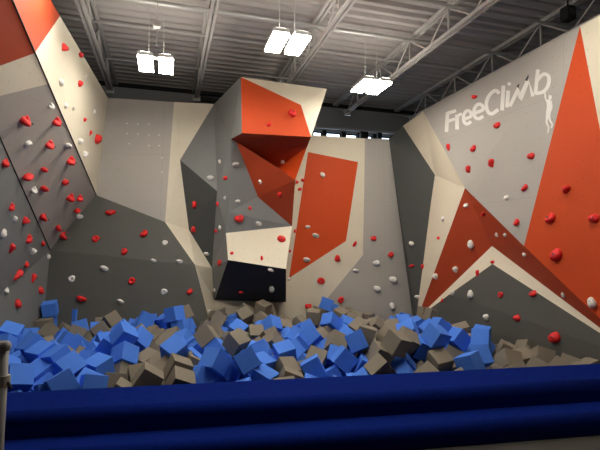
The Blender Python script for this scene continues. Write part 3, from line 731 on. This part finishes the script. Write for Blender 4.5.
# ------------------------------------------------------------------ foam cubes (resting places worked out beforehand by letting them fall)
CUBES, DEEP = [[[4020,4460,260,-82,-3,-56,9],[-907,4478,250,63,-33,-34,62],[629,4479,216,47,52,-53,-48],[3025,4492,202,84,6,-54,2],[3200,4500,240,45,-83,11,-32],[2494,4504,187,84,10,52,-8],[1441,4506,225,93,9,-35,-7],[1621,4507,361,93,13,-35,1],[-1433,4513,368,12,-49,-21,-84],[205,4518,188,52,-60,-55,27],[-385,4525,320,60,27,5,75],[1185,4538,157,32,38,77,-40],[3450,4550,260,84,-37,-37,-11],[2177,4551,243,86,12,44,23],[3720,4560,240,5,62,-62,47],[-1183,4562,317,79,57,20,9],[-690,4570,362,74,-19,23,-61],[-2123,4584,196,12,67,73,-4],[-1904,4618,155,32,94,3,8],[-2145,4634,401,26,29,-74,-56],[2693,4637,350,10,-28,94,-15],[-1589,4650,248,65,57,-44,-25],[3970,4660,250,45,20,76,-43],[704,4689,245,14,-70,-68,13],[-556,4690,179,15,74,-64,-15],[428,4702,266,28,-38,75,-47],[37,4709,115,48,-56,-35,-58],[-1891,4733,381,24,84,-43,23],[1977,4734,204,14,-33,-19,91],[-208,4747,286,49,6,32,81],[-427,4750,400,78,-12,19,-59],[-1029,4755,273,8,60,78,-16],[263,4758,454,55,-44,26,-66],[940,4770,124,11,16,-14,97],[1448,4782,122,97,21,-4,-10],[3279,4791,311,40,-69,-56,-24],[-61,4794,452,33,-19,-40,83],[-1302,4795,269,20,10,-85,48],[-2305,4801,469,28,32,26,87],[2423,4804,340,36,68,-32,-55],[2919,4808,376,69,38,52,33],[-802,4814,322,34,-50,-74,-30],[1925,4824,562,28,3,-53,-80],[3500,4850,300,6,-66,-73,-17],[2247,4877,168,20,24,79,-53],[-1481,4880,420,80,40,-2,45],[-1678,4882,211,72,-6,50,48],[-1977,4888,190,29,68,62,27],[3055,4899,101,34,-77,53,14],[1757,4900,423,14,-83,8,-53],[2035,4915,304,19,-91,14,-35],[2443,4920,603,36,40,76,-36],[-2104,4926,424,67,50,-5,-55],[104,4945,307,17,84,5,52],[2586,4960,189,72,-31,42,-46],[707,4974,278,6,-25,85,-46],[429,4978,339,58,-14,70,39],[1009,4980,289,35,54,-67,-37],[3850,4980,280,9,18,22,95],[1607,4982,277,72,25,6,64],[3287,4983,176,78,-13,-60,14],[-588,4989,313,36,-13,-84,39],[-128,5001,163,64,56,-28,44],[59,5005,63,8,-65,-71,26],[2315,5008,450,27,47,67,-51],[2121,5019,542,70,-46,-19,-51],[-1250,5022,378,11,-44,88,13],[-290,5035,336,62,-59,-43,-29],[3561,5043,254,5,77,34,53],[1244,5044,154,7,-24,9,96],[1383,5044,353,93,-1,36,-3],[-1828,5048,327,45,-22,74,-45],[342,5055,157,49,19,-4,85],[1536,5056,74,34,19,-4,92],[1553,5104,534,81,-2,54,-22],[-500,5106,510,71,-4,51,48],[2257,5109,216,50,-22,-47,-69],[-2356,5144,408,16,69,-51,-48],[-1694,5165,456,43,25,2,-86],[-1062,5180,249,39,18,-82,-38],[888,5184,186,44,-73,34,39],[3128,5210,289,34,-74,-45,-37],[2233,5212,602,4,-46,27,-84],[536,5227,228,21,-64,-42,61],[724,5231,403,75,6,62,21],[-667,5257,303,25,-32,90,17],[-2147,5259,377,19,22,10,-95],[-390,5259,308,58,-56,37,46],[1094,5264,307,89,-39,22,-11],[3227,5272,470,70,-41,-58,-5],[-1422,5273,366,75,43,50,4],[3805,5288,222,12,-6,32,94],[-1051,5289,434,71,1,53,-46],[-1893,5294,474,22,-94,27,-2],[1673,5299,360,76,-18,-59,-18],[2009,5299,521,19,-82,21,-50],[1727,5300,566,12,-18,-98,-1],[3600,5300,300,-21,54,-9,-81],[456,5321,404,47,-86,-4,-22],[1192,5336,89,89,17,-27,33],[1361,5347,301,35,91,-10,-17],[1567,5372,171,62,47,-52,34],[232,5373,268,15,42,64,-63],[3565,5387,144,2,12,-85,52],[-2403,5397,453,47,0,-85,-24],[3950,5400,280,20,-19,-76,-59],[-814,5409,329,12,36,-55,-74],[3171,5413,203,18,28,25,91],[-1096,5461,617,25,-35,40,81],[-2267,5462,376,10,-94,-11,-30],[3353,5470,326,23,-74,54,-32],[-2059,5486,530,35,11,37,85],[3037,5491,444,32,24,66,-64],[2957,5496,219,51,-24,10,-82],[1407,5500,447,6,-23,-32,-92],[1020,5513,185,18,-82,-49,26],[-1271,5514,487,31,0,-95,-7],[181,5514,495,74,-50,45,-4],[1869,5528,370,71,-31,-31,-55],[1641,5559,389,9,-75,-7,-65],[-1397,5570,323,87,-20,-42,-17],[-1866,5583,407,32,32,25,86],[3729,5595,233,56,-78,-23,18],[2774,5599,348,11,40,-18,-89],[-356,5602,287,33,-27,69,58],[860,5611,339,84,33,34,-28],[-968,5660,528,33,-85,-3,42],[-2450,5674,510,19,71,67,-13],[2876,5697,550,71,62,27,-22],[517,5702,235,40,-82,-27,30],[1863,5721,470,10,-46,-32,82],[1336,5722,307,39,85,-34,12],[3300,5738,330,41,45,-45,66],[-1779,5747,300,29,9,87,-39],[3539,5762,424,16,-92,37,-3],[-53,5766,354,79,24,34,46],[-878,5772,357,62,-58,-52,-3],[1127,5788,177,13,-48,-71,50],[2029,5833,390,69,-5,-55,46],[-307,5844,330,5,-41,6,-91],[-175,5856,503,57,-67,46,13],[982,5866,353,22,27,62,-70],[333,5867,322,32,-23,-68,62],[1164,5876,468,90,-26,-33,-11],[649,5878,390,77,-50,-9,-38],[-657,5888,425,1,53,-47,71],[-2296,5896,477,1,-73,-16,-66],[-2477,5915,597,45,70,-47,30],[2855,5950,475,74,42,8,-52],[-999,5974,510,88,2,44,17],[3375,5987,433,17,15,97,10],[161,5996,395,92,-17,14,-31],[2287,5997,478,8,81,-27,52],[-859,6064,366,42,25,-86,16],[-524,6070,314,4,25,15,-96],[1325,6077,386,12,86,-31,40],[1897,6081,507,32,79,-39,-35],[1707,6090,381,34,-80,49,3],[-1559,6101,287,52,4,-47,-71],[-311,6114,372,62,-34,35,-61],[-103,6137,477,24,95,-10,16],[-2160,6145,374,28,1,18,-94],[484,6190,254,4,-23,35,91],[2020,6219,383,50,72,6,46],[-1927,6249,420,2,37,-57,74],[240,6264,364,36,2,-28,89],[-1798,6269,211,47,-62,61,-16],[2735,6290,379,65,-16,58,-45],[3316,6313,350,40,45,79,11],[2225,6334,477,37,-38,83,-17],[668,6363,368,51,-1,-78,36],[1817,6415,350,32,-35,2,-88],[1052,6417,357,39,26,38,-79],[-1524,6448,357,20,79,-42,40],[-538,6449,227,12,62,-56,-53],[-1311,6455,500,89,9,42,15],[3686,6496,335,73,22,-60,24],[38,6513,326,62,-51,-18,57],[-1904,6514,271,36,36,-50,71],[2537,6544,412,63,-33,-63,31],[-846,6596,353,4,-36,-86,37],[2751,6615,467,62,-34,62,-36],[747,6629,260,82,-19,-26,-47],[2282,6632,435,68,-58,32,-30],[489,6635,370,71,19,27,-63],[-532,6640,327,34,-54,77,0],[232,6651,431,83,33,-9,44],[1235,6655,422,25,6,54,-80],[737,6718,482,85,-29,-21,-39],[960,6750,287,23,63,-51,54],[1887,6759,309,3,-20,27,-94],[-978,6793,369,35,-21,-23,88],[-2192,6841,338,30,37,82,33],[3071,6879,392,18,-10,64,74],[-693,6889,316,68,-14,57,-44],[1598,6900,267,34,37,82,29],[1202,6921,314,14,29,81,-50],[1931,6954,414,69,34,-3,64],[-2754,6955,349,30,65,65,-25],[-2008,6956,253,51,19,31,78],[1683,6958,474,40,2,-78,-47],[953,6983,386,64,-43,-32,-54],[602,6995,384,41,-20,-15,88],[-608,7131,431,64,-73,6,-21],[1231,7153,419,53,-68,-7,-50],[-706,7161,625,89,-12,-5,44],[-1239,7181,359,17,-27,-93,16],[-1763,7187,246,19,93,5,-31],[-2107,7188,356,41,44,71,36],[-2486,7209,374,2,-53,47,-71],[-1132,7211,541,8,96,13,-22],[1680,7211,310,44,-43,-26,-74],[1474,7261,515,61,-35,55,46],[2128,7268,400,40,-72,55,-16],[-856,7288,485,33,-16,-16,92],[1018,7299,382,86,36,32,13],[-2764,7300,305,91,-42,0,0],[1448,7321,311,29,64,40,-59],[-2352,7358,258,43,24,-86,-11],[3605,7376,468,72,-8,13,-68],[-2022,7391,223,4,17,-18,-97],[30,7397,216,23,37,86,-26],[266,7411,315,45,-64,59,20],[-370,7437,150,59,-14,80,2],[-1837,7441,366,7,-46,-10,-88],[-2136,7474,416,13,14,-6,-98],[-223,7501,327,11,95,4,-28],[-48,7533,465,17,-22,-77,-58],[-1221,7561,426,65,-13,51,-54],[3547,7586,260,24,55,28,-75],[2322,7630,384,52,14,-66,-52],[3589,7631,467,5,63,3,-77],[2028,7638,466,63,40,-66,10],[-497,7639,162,34,40,-54,65],[-1110,7644,254,85,27,45,7],[-2358,7653,241,44,4,-63,-64],[-572,7673,353,52,-13,-82,-20],[-1943,7678,314,33,-57,-72,-24],[678,7679,411,34,-34,-88,6],[-1665,7696,245,27,-23,-91,-22],[389,7697,496,77,40,18,-47],[179,7703,321,85,4,50,-17],[-623,7712,553,49,-21,-78,-33],[465,7723,243,18,10,97,15],[-1742,7755,464,84,-31,44,8],[-2757,7772,403,3,-73,-2,69],[-2463,7828,282,74,48,-12,-45],[2446,7828,299,55,-78,28,-12],[-20,7894,284,66,70,-24,-14],[711,7909,582,49,76,31,30],[-51,7911,490,99,2,-8,-14],[-1934,7915,363,60,-18,16,76],[-2731,7917,654,51,53,56,-36],[877,7920,358,7,32,-6,-94],[-285,7925,252,90,-8,18,39],[-1434,7929,316,64,-6,24,72],[619,7947,374,62,-44,-38,-52],[2294,7953,416,49,23,80,-24],[404,7969,509,21,68,55,43],[-2754,7986,431,53,-47,-58,41],[-1159,7992,419,16,-70,20,66],[2635,8003,338,27,-25,-67,64],[3156,8032,221,32,-64,64,-27],[2077,8066,481,42,64,57,30],[-580,8102,503,6,-95,-30,-6],[-469,8108,297,4,-6,100,8],[-2404,8114,505,64,-73,17,-18],[1764,8133,433,48,-65,51,-30],[229,8137,353,12,-76,9,63],[-266,8145,466,1,94,-8,-32],[-2396,8146,280,44,-55,46,-54],[1898,8146,607,7,82,-3,56],[-27,8147,381,42,48,50,-59],[-2133,8152,437,0,-62,3,-79],[3440,8153,289,66,-10,9,-74],[842,8159,506,15,69,69,14],[-1381,8164,451,9,9,-70,70]],[[-178,5824,112,62,-8,-18,75],[1296,7043,157,29,-12,49,81],[-1727,7485,185,82,-14,-26,48],[-1203,7445,202,28,-94,1,20],[-1847,7717,5,26,92,-19,24],[2564,4742,72,42,-18,-46,-76],[546,5976,180,42,-2,80,42],[1401,6762,113,63,26,-5,-73],[-1923,7138,105,40,-25,88,6],[1834,6952,187,10,-24,-49,-83],[-979,7262,209,34,-17,-32,87],[-93,7546,86,44,7,86,26],[1255,7415,334,22,-49,57,-62],[3607,7311,218,33,-37,56,66],[-1887,7863,127,25,-77,50,31],[3472,7675,35,42,-24,-56,67],[-454,7915,0,24,-4,92,30],[-146,8118,189,91,-5,9,-40],[-2451,4512,310,50,71,-33,38],[2316,4644,106,92,27,-28,0],[-2286,4798,154,51,-70,5,50],[1047,4995,61,22,-13,73,63],[1848,5023,200,80,-6,-40,44],[-2764,5361,317,71,0,0,71],[-477,5884,202,36,-66,64,-16],[110,5780,154,4,46,50,73],[805,5878,232,26,24,71,-61],[1009,5947,91,35,-74,31,48],[2992,5728,86,28,44,70,48],[-2087,6290,182,82,7,16,-55],[-2357,6991,213,12,-58,49,64],[385,6649,126,40,-68,7,-61],[2859,6434,264,40,38,-83,11],[-1781,6899,101,67,39,15,61],[-1112,6950,284,56,22,-72,34],[3080,6637,271,75,5,60,28],[3232,6896,231,61,74,-28,-2],[-888,7062,298,31,64,24,-66],[-660,7362,115,54,10,-83,-2],[3245,7214,160,34,-65,32,60],[-2285,7865,193,19,-40,37,-82],[-1436,7632,225,45,-82,30,20],[-176,7761,87,9,66,58,47],[256,7901,233,67,46,37,45],[-2717,8104,241,68,-31,53,41],[-432,8149,91,3,-70,-71,-8],[881,8162,292,55,-1,-83,0],[1695,8141,232,45,60,56,34],[3545,7901,168,62,-34,12,70],[2919,5012,262,9,28,48,-82],[-2748,4755,374,44,57,61,-35],[-2531,4941,115,40,62,60,-32],[725,5409,245,63,20,-75,-8],[1331,5510,153,41,-12,83,-37],[237,5622,262,31,79,39,36],[1627,5653,110,34,-63,-66,-22],[3532,5823,217,79,16,1,-59],[-1835,6003,216,67,-67,16,28],[-1333,5998,375,36,-8,-93,-5],[896,6346,201,62,18,-50,-58],[1170,6182,268,2,50,46,-73],[3065,5983,278,21,-9,90,38],[-1652,6459,144,24,-85,6,-47],[-1449,6285,229,50,4,-43,-75],[-729,6713,198,46,-23,-35,-78],[549,6467,206,16,-8,-32,-93],[1676,6362,200,80,-42,-42,-10],[-2655,7103,197,36,-56,15,-74],[-1646,6691,192,79,-51,20,28],[-208,7254,242,51,-58,34,-54],[1621,6614,199,41,-77,49,-6],[2174,6844,319,66,61,44,9],[2835,6724,282,59,-30,-41,-63],[-2582,7433,176,24,-89,-19,-33],[-1507,7258,234,61,22,-3,76],[823,7488,332,31,-7,94,-5],[1877,7549,220,63,33,-70,6],[2688,7808,147,15,38,-14,-90],[3350,7738,268,68,9,65,-35],[-844,7848,235,81,0,40,44],[1982,8133,292,4,86,-3,51],[-2532,5205,244,80,3,58,-11],[112,5150,239,46,-72,-40,-34],[2026,5127,386,51,-20,44,71],[-2764,5633,445,70,8,70,8],[-2051,5886,328,17,-25,-83,-48],[-1272,5779,485,11,92,10,35],[1615,5808,303,14,78,27,54],[3035,5728,380,56,-78,10,24],[-2556,5918,369,33,-77,8,-54],[-1317,6233,433,7,72,-65,-24],[775,6116,269,50,19,-84,-8],[1529,6037,228,71,-13,-48,-50],[2231,6100,298,49,-65,-16,-56],[2731,6084,231,20,19,89,-37],[2963,6147,413,65,-48,6,58],[-2506,6735,279,79,-30,-52,16],[-2196,6501,233,24,76,-33,50],[-255,6674,204,46,17,52,-70],[2079,6521,372,1,-38,91,16],[-268,6966,237,46,6,71,-53],[176,6750,245,13,-64,-36,67],[378,6871,263,56,-20,-64,48],[2458,7244,223,92,4,-33,-22],[2929,7330,163,45,-32,21,80],[3502,7061,245,13,92,-6,-36],[-737,7352,314,25,-43,-73,47],[187,7159,199,45,-40,-79,-11],[612,7255,252,55,-80,15,18],[2828,7610,213,7,-28,-18,-94],[3201,7560,291,77,29,-49,30],[-807,7577,288,57,-15,-64,-49],[1354,8098,155,44,8,-66,-60],[2984,7888,112,89,-23,34,-19],[3044,8149,38,68,64,19,-30],[-2513,4878,569,30,12,22,-92],[1759,4557,208,35,-1,93,13],[-2533,4853,309,64,13,-22,72],[-2275,5017,285,12,70,-54,-46],[-38,5378,282,69,-68,25,3],[-2741,5356,529,48,52,47,-52],[-1028,5559,300,26,31,-89,22],[-2714,5596,654,24,-66,8,70],[-600,5634,219,86,-13,36,-34],[2704,5820,329,31,-8,93,-18],[-1045,6237,382,11,-43,-82,35],[-832,6354,269,38,55,30,67],[-23,6287,305,19,97,-14,7],[1367,6488,282,28,-2,86,-43],[2485,6277,367,37,-61,63,31],[-96,6778,322,52,-37,-6,-76]]]
S = 0.212
def cube_mesh(m):
    bm = bmesh.new(); bmesh.ops.create_cube(bm, size=S)
    bmesh.ops.bevel(bm, geom=list(bm.edges), offset=.005, segments=2, affect='EDGES', profile=.5)
    me = bpy.data.meshes.new('foam_cube'); bm.to_mesh(me); bm.free(); me.materials.append(m); return me
CM = {'blue': cube_mesh(BLUEF), 'taupe': cube_mesh(TAUPEF)}
# which colour lies where in the pit, front to back
GRID = [(312, 'BBBBBGBBBGGBGGGGBGGBBGBGGGBBBB'), (325, 'BBGGBGBGGBGBGBGBGBGGBBBGBBGGGG'), (337, 'BBGBGBBGGBGGGGBGGBGGGBBGBBGGGG'),
        (350, 'GGBGBBBGBBBGBBBGBBGBBGGBGGGGGG'), (362, 'BBBBBGGGGGBBBBGBBBBGBGGBGGGGGG')]
def colour_at(v):
    d = v - EYE; z = d.dot(FWD); px = 300 + FOC * d.dot(RIGHT) / z; py = 225 - FOC * d.dot(UP) / z
    row = [g for g in GRID if g[0] <= py] or [GRID[0]]
    return ('blue' if row[-1][1][max(0, min(29, int(px / 20)))] == 'B' else 'taupe'), px, py
NR = 10
ROWN = ['row against the step', 'second row from the step', 'third row from the step', 'fourth row from the step', 'fifth row from the step',
        'sixth row from the step', 'fourth row from the back wall', 'third row from the back wall', 'second row from the back wall', 'row against the back wall']
items = []
for q in CUBES:
    v = Vector(q[:3]) / 1000
    c_, px, py = colour_at(v)
    Q = Quaternion([k / 100 for k in q[3:]]).normalized()
    Rm = Q.to_matrix(); tilt = max(abs(Rm[2][k]) for k in range(3))
    ti = 'level' if tilt > .97 else 'tilted' if tilt > .82 else 'edge-up' if min(abs(Rm[2][k]) for k in range(3)) < .2 else 'corner-up'
    row = max(0, min(NR - 1, int((v.y - 4.36) / ((Y0 - 4.36) / NR))))
    items.append([row, c_, px, v, Q, ti])
items.sort(key=lambda i: (i[0], i[2]))
cn = {}
for row, c_, px, v, Q, ti in items:
    cn[row, c_] = cn.get((row, c_), 0) + 1
    o = bpy.data.objects.new('foam_cube', CM[c_]); col.objects.link(o)
    o.location = v; o.rotation_mode = 'QUATERNION'; o.rotation_quaternion = Q
    tag(o, '%s %s foam cube, %s %s from left in the %s' % (ti, c_, ORD[cn[row, c_] - 1], c_, ROWN[row]), 'foam cube', 'foam cubes in the pit')
dm_ = MB()
for q in DEEP:
    v = Vector(q[:3]) / 1000; Rm = Quaternion([k / 100 for k in q[3:]]).normalized().to_matrix()
    dm_.box(v, Rm @ Vector((S, 0, 0)), Rm @ Vector((0, S, 0)), Rm @ Vector((0, 0, S)))
o = dm_.build('buried_foam', TAUPEF); tag(o, 'foam lying deeper in the pit beneath the top layer of cubes', 'foam', kind='stuff')
o.data.materials.append(BLUEF)
for p in o.data.polygons: p.material_index = (p.index // 6) % 2
